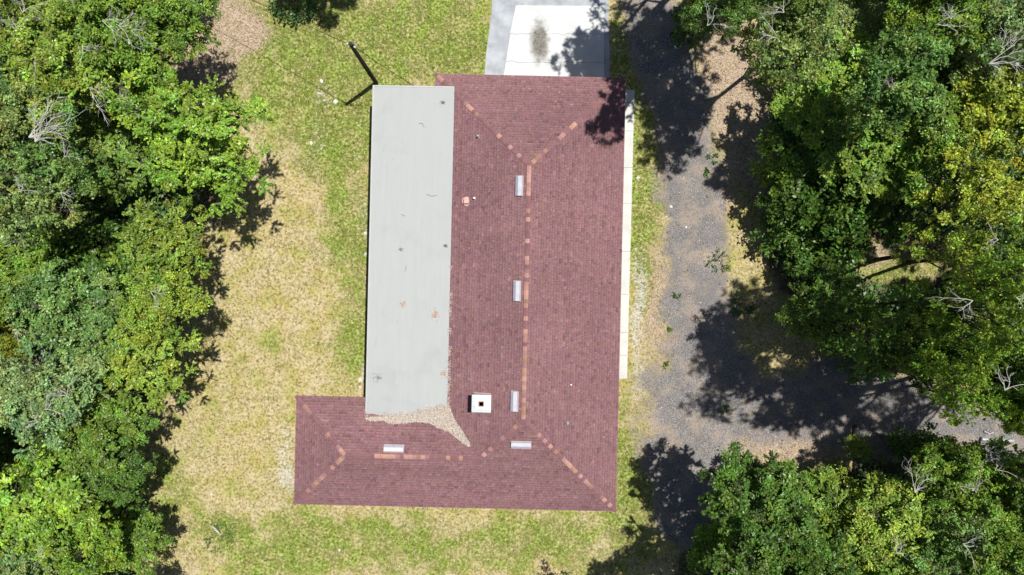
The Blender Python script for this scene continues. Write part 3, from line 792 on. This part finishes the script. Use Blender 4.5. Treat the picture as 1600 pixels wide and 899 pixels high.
DK=(.090,.172,.026); MD=(.158,.260,.034); BRT=(.200,.320,.036); YG=(.235,.325,.044); OL=(.215,.290,.080); BL=(.142,.250,.058); YL=(.30,.36,.045); PA=(.195,.285,.100)
GL, GR = 'trees in the wood left of the house', 'trees in the wood right of the house'
T = [
 # px, py, apparent radius px, variant, height factor, colour, group, label
 (60,25,88,'open0',1.0,YG,GL,'thin yellow-green tree with bleached branches in the top left corner'),
 (165,25,85,'oak0',1.05,MD,GL,'mid green round tree second along the top edge of the left wood'),
 (255,25,72,'fine0',.95,MD,GL,'dull green tree nearest the tan dirt gap at the top of the left wood'),
 (90,120,90,'oak1',1.05,YG,GL,'yellowish green tree just inside the left wood under the thin corner tree'),
 (195,125,88,'oak2',1.0,BRT,GL,'fresh green tree between the dull green tree and the dense dark lawn tree'),
 (15,190,75,'fine1',1.1,OL,GL,'olive tree at the left edge beside the white fan of dead branches'),
 (75,235,80,'open1',1.05,BL,GL,'bluish green tree carrying the white fan of dead branches'),
 (165,235,72,'spray1',.75,MD,GL,'mid green tree behind the dense tree that juts toward the lawn'),
 (312,222,100,'spray0',1.0,BRT,GL,'dense bright tree jutting furthest from the left wood toward the flat roof'),
 (245,215,70,'spray1',.6,MD,GL,'shaded green tree tucked at the shoulder of the jutting dense tree'),
 (40,320,72,'open0',1.1,OL,GL,'pale olive feathery tree above the dark hollow in the left wood'),
 (110,390,70,'bush0',1.3,DK,GL,'deep green low tree in the dark hollow of the left wood'),
 (195,400,60,'bush0',1.2,DK,GL,'small deep green tree at the shadowed centre of the left wood'),
 (258,385,68,'spray1',.95,YG,GL,'yellow-green feathery tree at the lawn edge below the jutting dense tree'),
 (20,420,66,'oak0',1.0,MD,GL,'mid green tree on the left edge beside the dark hollow'),
 (110,500,86,'fine0',1.0,BL,GL,'wide bluish green tree in the middle of the left wood'),
 (250,478,66,'fine1',1.0,YG,GL,'olive-yellow fine-leaved tree on the lawn edge halfway down the left wood'),
 (224,560,74,'spray0',1.0,YG,GL,'broad yellow-green tree bulging onto the lawn in the lower left wood'),
 (8,540,34,'open1',1.0,YL,GL,'small bright yellow treetop cut off by the left edge'),
 (150,590,66,'oak2',.75,MD,GL,'mid green tree directly behind the bulging yellow-green tree'),
 (60,610,88,'fine1',1.0,PA,GL,'pale grey-green tree on the left edge below the yellow treetop'),
 (150,670,70,'oak1',1.0,MD,GL,'dark leaved tree beside the shaded inlet of the lawn'),
 (45,710,66,'bush0',1.5,DK,GL,'deep green low tree in the lower left hollow'),
 (160,740,62,'oak0',1.0,DK,GL,'deep green tree casting the round shadow on the lower left lawn'),
 (60,800,86,'broad0',.95,BRT,GL,'large bright green broad-leaved tree near the bottom left corner'),
 (130,850,66,'oak2',.9,BRT,GL,'bright green tree at the bottom edge right of the large broad-leaved tree'),
 (212,850,48,'broad0',.75,MD,GL,'small green tree at the bottom lawn corner of the left wood'),
 (20,885,66,'oak0',.95,PA,GL,'grey-green tree in the bottom left corner'),
 (185,790,44,'bush0',1.2,DK,GL,'squat dark tree between the bottom trees and the lawn'),
 # right wood
 (1122,8,54,'oak1',1.6,BL,GR,'bluish thin tree overhanging the drive at the top edge'),
 (1180,-40,90,'open0',1.15,OL,GR,'olive thin tree leaning in from the top edge above the dirt clearing'),
 (1246,50,80,'fine0',1.1,OL,GR,'pale olive mossy tree at the corner of the dirt clearing'),
 (1345,30,92,'fine1',.5,OL,GR,'wide olive tree on the top edge right of the mossy tree'),
 (1300,140,84,'oak1',.62,BRT,GR,'bright green tree below the mossy tree in the upper right wood'),
 (1395,130,82,'oak2',1.15,BL,GR,'bluish green round tree in the middle of the upper right wood'),
 (1470,25,78,'oak0',1.1,MD,GR,'mid green tree on the top edge with a pale bare twig'),
 (1565,40,86,'open1',1.15,PA,GR,'grey-green tree in the top right corner'),
 (1478,120,60,'bush0',1.6,DK,GR,'deep green tree in the dark pocket of the upper right wood'),
 (1562,170,74,'broad0',1.05,YL,GR,'yellow-topped tree on the right edge'),
 (1275,235,74,'broad0',.52,DK,GR,'dark broad-leaved tree facing the dirt clearing'),
 (1365,235,84,'oak0',.62,MD,GR,'mid green tree between the dark broad-leaved tree and the yellow-topped tree'),
 (1455,235,78,'oak1',.85,MD,GR,'green tree just left of the yellow-topped tree'),
 (1545,290,84,'open1',1.1,YL,GR,'yellowish thin tree under the yellow-topped tree on the right edge'),
 (1300,320,64,'bush0',1.5,DK,GR,'dark low tree above the sunlit grassy gap'),
 (1402,318,60,'oak2',.6,DK,GR,'deep green tree shading the upper rim of the sunlit grassy gap'),
 (1515,395,80,'open1',1.55,YG,GR,'yellow-green tree right of the sunlit grassy gap'),
 (1590,400,68,'fine0',1.6,PA,GR,'pale grey-green tree on the right edge level with the grassy gap'),
 (1560,480,90,'open0',1.75,BRT,GR,'bright green tree on the right edge below the grassy gap'),
 (1298,480,68,'open1',1.05,DK,GR,'dark tree leaning over the shaded drive left of the grassy gap'),
 (1388,518,78,'open0',1.25,DK,GR,'dark thin tree casting the big shadow across the drive'),
 (1462,510,72,'open1',1.75,MD,GR,'green tree between the dark thin tree and the bright right edge tree'),
 (1500,600,64,'open0',1.85,BRT,GR,'bright green tree overhanging the drive near the right edge'),
 (1592,592,62,'open1',1.75,BL,GR,'bluish thin tree beside the drive on the right edge'),
 (1458,572,44,'oak2',1.9,DK,GR,'small dark tree between the shaded drive and the bright overhanging tree'),
 (1543,548,58,'open1',1.85,MD,GR,'mid green tree above the bright overhanging tree near the right edge'),
 (1594,645,42,'oak0',2.1,MD,GR,'small green tree overhanging the gravel by the end of the white pipe'),
 (1240,345,52,'bush0',1.1,DK,GR,'dark understory tree at the shaded edge of the dirt clearing'),
 (1275,410,54,'bush0',1.2,DK,GR,'dark understory tree left of the sunlit grassy gap'),
 (1305,508,52,'bush0',1.9,DK,GR,'dark spreading tree hiding the trunks at the shaded drive edge'),
 (1368,548,46,'bush0',1.6,DK,GR,'dark bushy tree at the tip of the foliage above the light gravel patch'),
 (1258,478,36,'bush0',1.4,DK,GR,'small dark bushy tree foremost at the shaded drive edge'),
 (1425,545,44,'bush0',2.2,MD,GR,'green bushy tree behind the light gravel patch'),
 (1432,706,36,'bush0',1.1,DK,GR,'dark bushy tree on the shaded verge right below the fallen log'),
 (1225,255,46,'bush0',1.6,MD,GR,'green bushy tree reaching furthest into the dirt clearing'),
 (1185,790,88,'oak2',1.05,DK,GR,'dark tree leading the lower right wood toward the house'),
 (1258,790,74,'oak0',.75,MD,GR,'mid green tree behind the dark leading tree'),
 (1110,850,38,'bush0',1.0,BRT,GR,'bright green low tree in the shadow at the lower edge'),
 (1255,875,76,'oak1',.95,DK,GR,'dark green tree on the bottom edge of the lower right wood'),
 (1355,790,56,'open1',.85,YG,GR,'yellow-green thin tree below the fallen log'),
 (1395,850,84,'fine0',.9,YG,GR,'large pale yellow-green tree in the lower right wood'),
 (1475,740,58,'oak2',.9,MD,GR,'green tree on the lower bank of the drive'),
 (1555,745,66,'oak0',.95,BRT,GR,'bright green tree with bare white twigs under the white pipe'),
 (1490,850,70,'open1',.95,BL,GR,'bluish green thin tree beside the pale leaning trunk'),
 (1570,850,76,'oak1',.95,MD,GR,'mid green tree in the bottom right corner'),
 (1325,890,60,'spray1',.85,MD,GR,'feathery green tree on the bottom edge beside the pale yellow-green tree'),
 (1342,700,22,'spray0',.42,YG,GR,'tiny yellow-green tree beside the end of the fallen log'),
 (1300,752,26,'spray1',.4,OL,GR,'tiny olive tree at the grassy lower side of the drive'),
]
GO = 'leafy trees beyond the edges of the photo'
LO = 'leafy green tree standing beyond the edge of the photo'
OUT = [(485,-215,92,'oak0',1.15,MD),(650,-290,90,'oak2',1.15,MD),(215,-120,85,'oak1',.8,MD),(150,-110,90,'fine0',1.0,MD),(20,-100,90,'oak2',1.0,MD),
       (1230,-75,100,'open1',1.2,MD),(1120,-110,90,'open1',1.3,MD),(1500,-100,90,'oak2',1.1,MD),(1092,-128,72,'oak1',1.4,MD),(1125,-75,80,'open0',1.25,MD),(1170,-165,110,'open1',1.25,MD),(1280,-200,110,'open0',1.2,MD),
       (-100,100,95,'oak1',1.0,MD),(-100,300,95,'oak0',1.0,MD),(-90,480,90,'fine1',1.0,MD),(-100,680,95,'oak2',1.0,MD),(-80,860,95,'oak0',1.0,MD),(80,990,95,'oak1',.9,MD),(230,985,70,'oak2',.8,MD),
       (1700,60,95,'oak1',1.1,MD),(1690,260,95,'oak2',1.0,MD),(1690,460,95,'oak0',1.0,MD),(1690,830,95,'oak2',1.0,MD),(1800,600,120,'open1',1.75,MD),(1930,660,120,'open1',1.7,MD),(1165,960,100,'oak1',1.05,DK),(1260,990,90,'oak0',.9,MD),(1420,985,90,'fine1',.9,MD),(1560,980,90,'oak2',.9,MD),(1680,610,90,'oak1',1.6,MD)]
base_z = lambda v: 2.2 if v == 'bush0' else 9.5
trees = []
rt = random.Random(99)
def place_tree(px, py, rp, var, hz, colr, grp, label):
    bz = base_z(var); s = rp*S/3.0
    for _ in range(6):
        zc = bz*(s**.35 if bz > 3 else s**.5)*hz*(1.12 if px > 900 and bz > 3 else .95)
        s = rp*S*(H-zc)/H/3.0*1.03
    X, Y, _ = P(px,py,zc)
    nm = {'bush0':'low_tree','broad0':'broadleaf_tree'}.get(var,'tree')
    t = empty(nm, (X,Y,0), rt.uniform(0,6.28))
    t.scale = (s,s,zc/bz)
    if bz > 3:                    # trees on the edge of a clearing lean toward its light
        d = Vector((-X,-Y,0)).normalized(); th = math.radians(rt.uniform(11,16))
        q = Matrix.Rotation(th, 4, Vector((-d.y,d.x,0))) @ Matrix.Rotation(t.rotation_euler.z, 4, 'Z')
        t.rotation_euler = q.to_euler()
        t.location = (X - d.x*math.sin(th)*zc, Y - d.y*math.sin(th)*zc, -.15)
    crown, trunk = VAR[var]
    c = obj('crown', crown, t); v = rt.uniform(.9,1.12); c.color = (colr[0]*v,colr[1]*v,colr[2]*v,1)
    obj('trunk', trunk, t)
    tag(t, label, 'tree', grp)
    trees.append((px,py,t,zc,s))
for a in T: place_tree(*a[:4], a[4]*rt.uniform(.84,1.16), *a[5:])
for a in OUT: place_tree(*a, GO, LO)
DB = [(45,215,35,1.6,2),(62,208,55,1.3,0),(35,20,60,1.3,1),(75,45,80,1.1,0),(70,55,-30,1.2,1),(160,32,-15,1.2,0),(185,40,-20,1.1,1),(140,137,-40,1.0,0),(52,95,-50,.9,1),(108,22,100,1.0,0),
      (150,165,-20,1.0,1),(235,455,-30,.9,0),(240,480,20,.6,1),(20,515,-20,1.0,2),(68,545,-80,.9,0),(105,620,110,1.0,1),(130,560,30,.8,0),(70,640,20,.9,1),(8,385,60,.9,0),(100,245,30,.8,1),(180,155,-10,.9,0),
      (1465,38,20,1.0,0),(1485,30,70,.9,1),(1545,100,20,1.3,2),(1565,75,70,1.0,0),(1560,375,160,.7,1),(1588,465,-30,.6,1),(25,48,80,1.0,1),(95,62,20,1.0,0),(128,72,-60,.9,1),(205,48,-10,.9,0),(55,222,70,1.2,2),(30,300,40,.9,1),(95,300,-40,.8,0),(60,660,150,.9,1),(1520,470,200,.8,0),(1395,145,60,.8,1),
      (1540,722,60,1.3,2),(1555,735,20,1.2,1),(1500,760,-20,1.0,0),(1430,770,80,1.0,2),(1505,850,-30,1.2,1),(1525,770,100,.9,0),(1225,20,120,1.1,1),(1215,60,150,1.0,0),(1400,865,30,1.1,1),(1570,610,50,1.3,1),(1360,785,30,.8,0),(1355,815,20,.8,1),(1105,40,30,1.0,1),(60,870,40,.8,0)]
for (px,py,ang,sc_,k) in DB:
    best = min((t for t in trees), key=lambda t: (t[0]-px)**2+(t[1]-py)**2)
    t, zc, s = best[2], best[3], best[4]
    ztop = zc + 1.55*t.scale[2]
    w_ = Vector(P(px,py,ztop))
    loc = t.matrix_basis.inverted() @ w_
    o = bpy.data.objects.new('dead_branch', DEAD[k]); link(o,t)
    o.location = loc; sc_ *= .62; f = sc_*0.9/s
    o.scale = (f,f,sc_*0.9/t.scale[2]); o.rotation_euler = (0,0,math.radians(ang)-t.rotation_euler.z)

# ------------------------------------------------------------------ ground cover as countless little things
def at_ground(x, y): return (fbm(x,y,0.35,3)-.5)*0.10 - 0.03
def house_mask(px, py):
    inside = ((px>695)&(px<955)&(py>140)&(py<780)) | ((px>480)&(px<955)&(py>630)&(py<770)) | ((px>590)&(px<955)&(py>160)&(py<780))
    inside |= (px>786)&(px<946)&(py<130)
    inside |= (px>757)&(px<952)&(py<130)
    inside |= (px>958)&(px<996)&(py>130)&(py<596)
    return inside
N = 150000
gx = rng.uniform(-28.5,28.5,N); gy = rng.uniform(-16.5,16.5,N)
gpx, gpy = gx/S+800, 449.5-gy/S
g,r_,d,p,f = masks(gpx,gpy)
clump = fbm(gx,gy,1.7,3)
keep = (rng.random(N) < np.clip((.45+.5*g)*(1-r_*1.1)*(1-.75*d)*(1-.9*f)*sstep(.3,.6,clump)*1.2, .02, 1)) & ~house_mask(gpx,gpy)
gx,gy,g,d = gx[keep],gy[keep],g[keep],d[keep]
NB = 4; m = len(gx)
bx = np.repeat(gx,NB)+rng.normal(0,.03,m*NB); by = np.repeat(gy,NB)+rng.normal(0,.03,m*NB)
ang = rng.uniform(0,6.283,m*NB); ln = rng.uniform(.05,.13,m*NB)*np.repeat(1+.25*g,NB); ht = rng.uniform(.03,.10,m*NB)
z = at_ground(bx,by)
ca, sa = np.cos(ang), np.sin(ang); wdt = .012
V = np.stack([np.stack([bx-sa*wdt,by+ca*wdt,z],1), np.stack([bx+sa*wdt,by-ca*wdt,z],1), np.stack([bx+ca*ln,by+sa*ln,z+ht],1)],1).reshape(-1,3)
isg = rng.random(m) < np.clip(g*1.0+.10,0,.9)
pal_d = np.array([[.42,.36,.19],[.34,.28,.13],[.17,.14,.05],[.52,.46,.30]])[rng.integers(0,4,m)]
pal_g = np.array([[.17,.21,.04],[.12,.17,.03],[.24,.26,.07],[.20,.25,.05]])[rng.integers(0,4,m)]
cc = np.where(isg[:,None],pal_g,pal_d)*rng.uniform(.75,1.2,(m,1))
go = obj('grass', np_mesh('grass',V,np.arange(len(V)).reshape(-1,3),M_GRASS,np.repeat(cc,NB*3,0)))
tag(go, 'patchy green and straw-coloured grass growing round the house', 'grass', kind='stuff')

N = 70000
gx = rng.uniform(-29,29,N); gy = rng.uniform(-17,17,N); gpx, gpy = gx/S+800, 449.5-gy/S
g,r_,d,p,f = masks(gpx,gpy)
keep = (rng.random(N) < np.clip(.03+.75*d*(1-.5*r_)+.7*f+.14*r_,0,1)) & ~house_mask(gpx,gpy)
gx,gy,r_ = gx[keep],gy[keep],r_[keep]; m = len(gx)
nn = rng.normal(size=(m,3))*.45; nn[:,2]+=1
V,F = rhombi(np.stack([gx,gy,at_ground(gx,gy)+.03+rng.random(m)*.02],1), nn, rng.uniform(.03,.07,m), rng.uniform(.018,.035,m))
c = np.array([[.36,.26,.18],[.46,.36,.27],[.24,.16,.10],[.52,.43,.34],[.30,.23,.17]])[rng.integers(0,5,m)]*rng.uniform(.75,1.2,(m,1))
tag(obj('leaf_litter', np_mesh('leaf_litter',V,F,M_LITTER,np.repeat(c,4,0))), 'brown fallen leaves strewn over the dirt, the drive and under the trees', 'leaf litter', kind='stuff')

N = 60000
gx = rng.uniform(4,29,N); gy = rng.uniform(-17,17,N); gpx, gpy = gx/S+800, 449.5-gy/S
g,r_,d,p,f = masks(gpx,gpy)
keep = (rng.random(N) < r_*.42+.02*(1-f)) & ~house_mask(gpx,gpy)
gx,gy = gx[keep],gy[keep]; m = len(gx)
oc = np.array([[1,0,0],[-1,0,0],[0,1,0],[0,-1,0],[0,0,1],[0,0,-1]],float)
of = np.array([[0,2,4],[2,1,4],[1,3,4],[3,0,4],[2,0,5],[1,2,5],[3,1,5],[0,3,5]])
sz = rng.uniform(.010,.028,(m,1,1))*(1+1.3*(rng.random((m,1,1))<.03)); an = rng.uniform(0,6.28,m)
R2 = np.stack([np.cos(an),-np.sin(an),np.sin(an),np.cos(an)],1).reshape(m,2,2)
O = oc[None]*sz*np.array([1.3,.9,.6]); O[:,:,:2] = np.einsum('mij,mkj->mki',R2,O[:,:,:2])
V = (O + np.stack([gx,gy,at_ground(gx,gy)+.02],1)[:,None,:]).reshape(-1,3)
F = (of[None]+np.arange(m)[:,None,None]*6).reshape(-1,3)
c = rng.choice([.12,.2,.28,.36,.5],m,p=[.2,.3,.28,.15,.07])[:,None]*np.array([[1,.98,1.03]])
tag(obj('gravel', np_mesh('gravel',V,F,M_STONE,np.repeat(c,6,0))), 'grey loose gravel covering the curving drive', 'gravel', kind='stuff')

# undergrowth below the trees
K = 16000
ux = rng.uniform(-29,29,K); uy = rng.uniform(-17,17,K); f = masks(ux/S+800,449.5-uy/S)[4]
dn = fbm(ux,uy,.45,3)
kp = (f > .75) & (rng.random(K) < .25+.75*sstep(.35,.55,dn)); ux,uy,dn = ux[kp],uy[kp],dn[kp]
cs = np.stack([ux,uy,.15+rng.random(len(ux))*(.5+3.0*sstep(.4,.62,dn))],1); os_ = np.tile([0,0,1.],(len(ux),1))
V, C = leaf_cloud(cs, os_, 24, 'blob', .12, .22, rng)
u = obj('undergrowth', np_mesh('undergrowth',V,np.arange(len(V)).reshape(-1,4),M_LEAF,C)); u.color = (.065,.125,.03,1)
tag(u, 'low green undergrowth carpeting the floor of both woods', 'undergrowth', kind='stuff')

# ------------------------------------------------------------------ shrubs, weeds, logs, stones
def shrub(name, px, py, r, n, h, colr, label, cat, lsz=.06, sp=.16, grp=None, twigs=0, flat=1.0):
    K = max(3,int(n/26)); rr = np.random.default_rng(int(px*7+py))
    a = rr.uniform(0,6.28,K); q = np.sqrt(rr.random(K))*r
    cs = np.stack([np.cos(a)*q,np.sin(a)*q*flat,h*(1-.5*(q/r)**2)*rr.uniform(.35,1,K)],1); os_ = np.stack([np.cos(a),np.sin(a),np.ones(K)*.7],1)
    V, C = leaf_cloud(cs, os_, 26, 'spray', lsz, sp, rr)
    t = empty(name, P(px,py)); tag(t,label,cat,grp)
    fo = obj('foliage', np_mesh('foliage',V,np.arange(len(V)).reshape(-1,4),M_LEAF,C), t); fo.color = (*colr,1)
    b = MB()
    for c in cs[:max(6,twigs)]: b.tube([(c[0]*.2,c[1]*.2,-.05),(c[0]*.6,c[1]*.6,c[2]*.6),tuple(c*1.1)],[.02,.014,.006],4,False)
    b.build('stem', M_TWIG, t)
shrub('dead_shrub',853,897,.48,340,.9,(.16,.105,.085),'brown leafless-looking shrub poking up from the bottom edge of the lawn','shrub',.05,.12,None,40,1.2)
shrub('green_shrub',888,903,.3,160,.6,(.08,.15,.02),'small green shrub beside the brown one on the bottom edge','shrub',.06,.13)
GW = 'weeds along the gravel drive'
shrub('weed',1044,511,.16,80,.14,(.13,.21,.02),'bright green weed by itself on the left verge of the drive','weed',.05,.08,GW)
shrub('weed',1037,567,.2,90,.14,(.10,.15,.03),'olive weed on the left verge, second down the drive','weed',.05,.08,GW)
shrub('weed',1107,268,.2,90,.18,(.06,.14,.02),'green weed at the right drive edge under the big tree shadow','weed',.06,.1,GW)
shrub('weed',1112,249,.22,90,.18,(.07,.14,.02),'wider green weed at the right drive edge nearest the tree shadow','weed',.06,.1,GW)
shrub('weed',1055,459,.18,60,.12,(.08,.12,.03),'dull weed growing among gravel left of the drive middle','weed',.05,.1,GW)
shrub('weed',1132,640,.2,60,.12,(.07,.15,.05),'pale green weed inside the largest shadow on the drive','weed',.06,.1,GW)
shrub('weed',1160,478,.5,200,.4,(.05,.14,.04),'emerald bushy weed in the shade at the right of the drive','weed',.07,.16,GW)
shrub('weed',1122,405,.55,240,.25,(.09,.15,.06),'pale emerald patch of weeds at the sunny right edge of the drive','weed',.05,.18,GW)
shrub('green_shrub',1078,45,.9,900,1.4,(.075,.16,.018),'bright green shrub at the top of the drive by the dirt clearing','shrub',.08,.24)
shrub('green_shrub',462,6,1.0,900,1.2,(.06,.13,.03),'dark green shrub in the tree shade at the top edge of the lawn','shrub',.08,.24)
shrub('green_shrub',1350,738,.6,400,1.1,(.05,.10,.05),'bluish green shrub in the shade under the fallen log','shrub',.07,.2)
shrub('green_shrub',345,838,.75,420,.14,(.11,.18,.035),'flat patch of lush weeds around the white stick on the lower left lawn','shrub',.05,.2)

def rod(name, pts, rads, mat, label, cat, n=8):
    q = [Vector(P(a,b_,z)) for a,b_,z in pts]; o0 = Vector((q[0].x,q[0].y,0)); b = MB(); b.tube([p-o0 for p in q], rads, n)
    tag(b.build(name, mat, None, o0), label, cat)
rod('fallen_log',[(1366,671,.16),(1378,677,.18),(1400,679,.2),(1425,678,.18),(1446,677,.15)],[.12,.17,.17,.15,.12],M_LOG,'grey curved log lying on the shaded side of the drive','log')
rod('white_pipe',[(1534,686,.14),(1558,687.5,.14),(1583,689,.14)],[.10,.10,.10],M_GALV,'straight pale metal pipe lying on the gravel by the right edge','pipe')
rod('stick',[(332,822,.1),(338,829,.13),(345,836,.1)],[.06,.055,.03],M_DEAD,'white dead stick lying in the lush weed patch on the lawn','stick',6)
rod('leaning_trunk',[(1498,826,.2),(1518,846,4.5),(1538,862,6.2),(1560,876,6.6)],[.16,.15,.12,.05],M_DEAD,'pale bare trunk leaning through the lower right treetops','tree trunk')
rod('dry_branch',[(1538,674,.05),(1546,678,.1),(1552,676,.12)],[.05,.045,.03],M_DEAD,'short pale branch lying above the metal pipe on the drive','branch',6)
rod('stitch_bar',[(1336,664,.1),(1336.5,710,.14),(1337,760,.1)],[.10,.10,.09],M_POLE,'dark post added for a ghostly upright stitching flaw beside the fallen log','stand-in bar',8)  # bar added in place of a ghostly shape taken for a stitching flaw
def rock(px, py, r, label):
    r *= .72
    rr = random.Random(int(px*3+py)); b = MB(); n = 8; rings = []
    v = [(0,0,r*.42)]
    for zz, q in ((r*.33,.55),(r*.12,.95),(-.06,1.0)):
        v += [(math.cos(t*6.283/n)*r*q*rr.uniform(.75,1.2), math.sin(t*6.283/n)*r*q*rr.uniform(.7,1.15), zz*rr.uniform(.8,1.2)) for t in range(n)]
    f = [(0,1+t,1+(t+1)%n) for t in range(n)] + [(1+k*n+t,1+(k+1)*n+t,1+(k+1)*n+(t+1)%n,1+k*n+(t+1)%n) for k in range(2) for t in range(n)]
    b.add(v,f); x,y,_ = P(px,py)
    tag(b.build('stone', M_ROCK, None, (x,y,-.02), rr.uniform(0,6)), label, 'stone', 'white stones scattered on the grass')
rock(502,127,.17,'white stone on the lawn at the left end of the cable shadow')
rock(524,159,.2,'white stone just left of the pole shadow tip')
rock(498,146,.09,'small white stone between the two larger stones near the pole shadow')
rock(486,224,.14,'white stone on the lawn halfway between the dense tree and the flat roof')
rock(571,365,.17,'large white stone against the left edge of the flat roof')
rock(571,397,.12,'white stone below the large one at the flat roof edge')
rock(563,594,.19,'white stone at the flat roof edge just above the wing roof')
rock(563,605,.12,'smaller white stone touching the inner corner of wing and flat roof')
rock(530,860,.11,'white stone on the grass below the wing roof')
rock(330,773,.1,'white stone on the bare lower left lawn')
rock(997,278,.16,'white stone in the grass right of the concrete walk')
rock(1072,355,.09,'white stone alone on the gravel drive')
rock(1049,323,.12,'buff stone at the left side of the gravel drive')
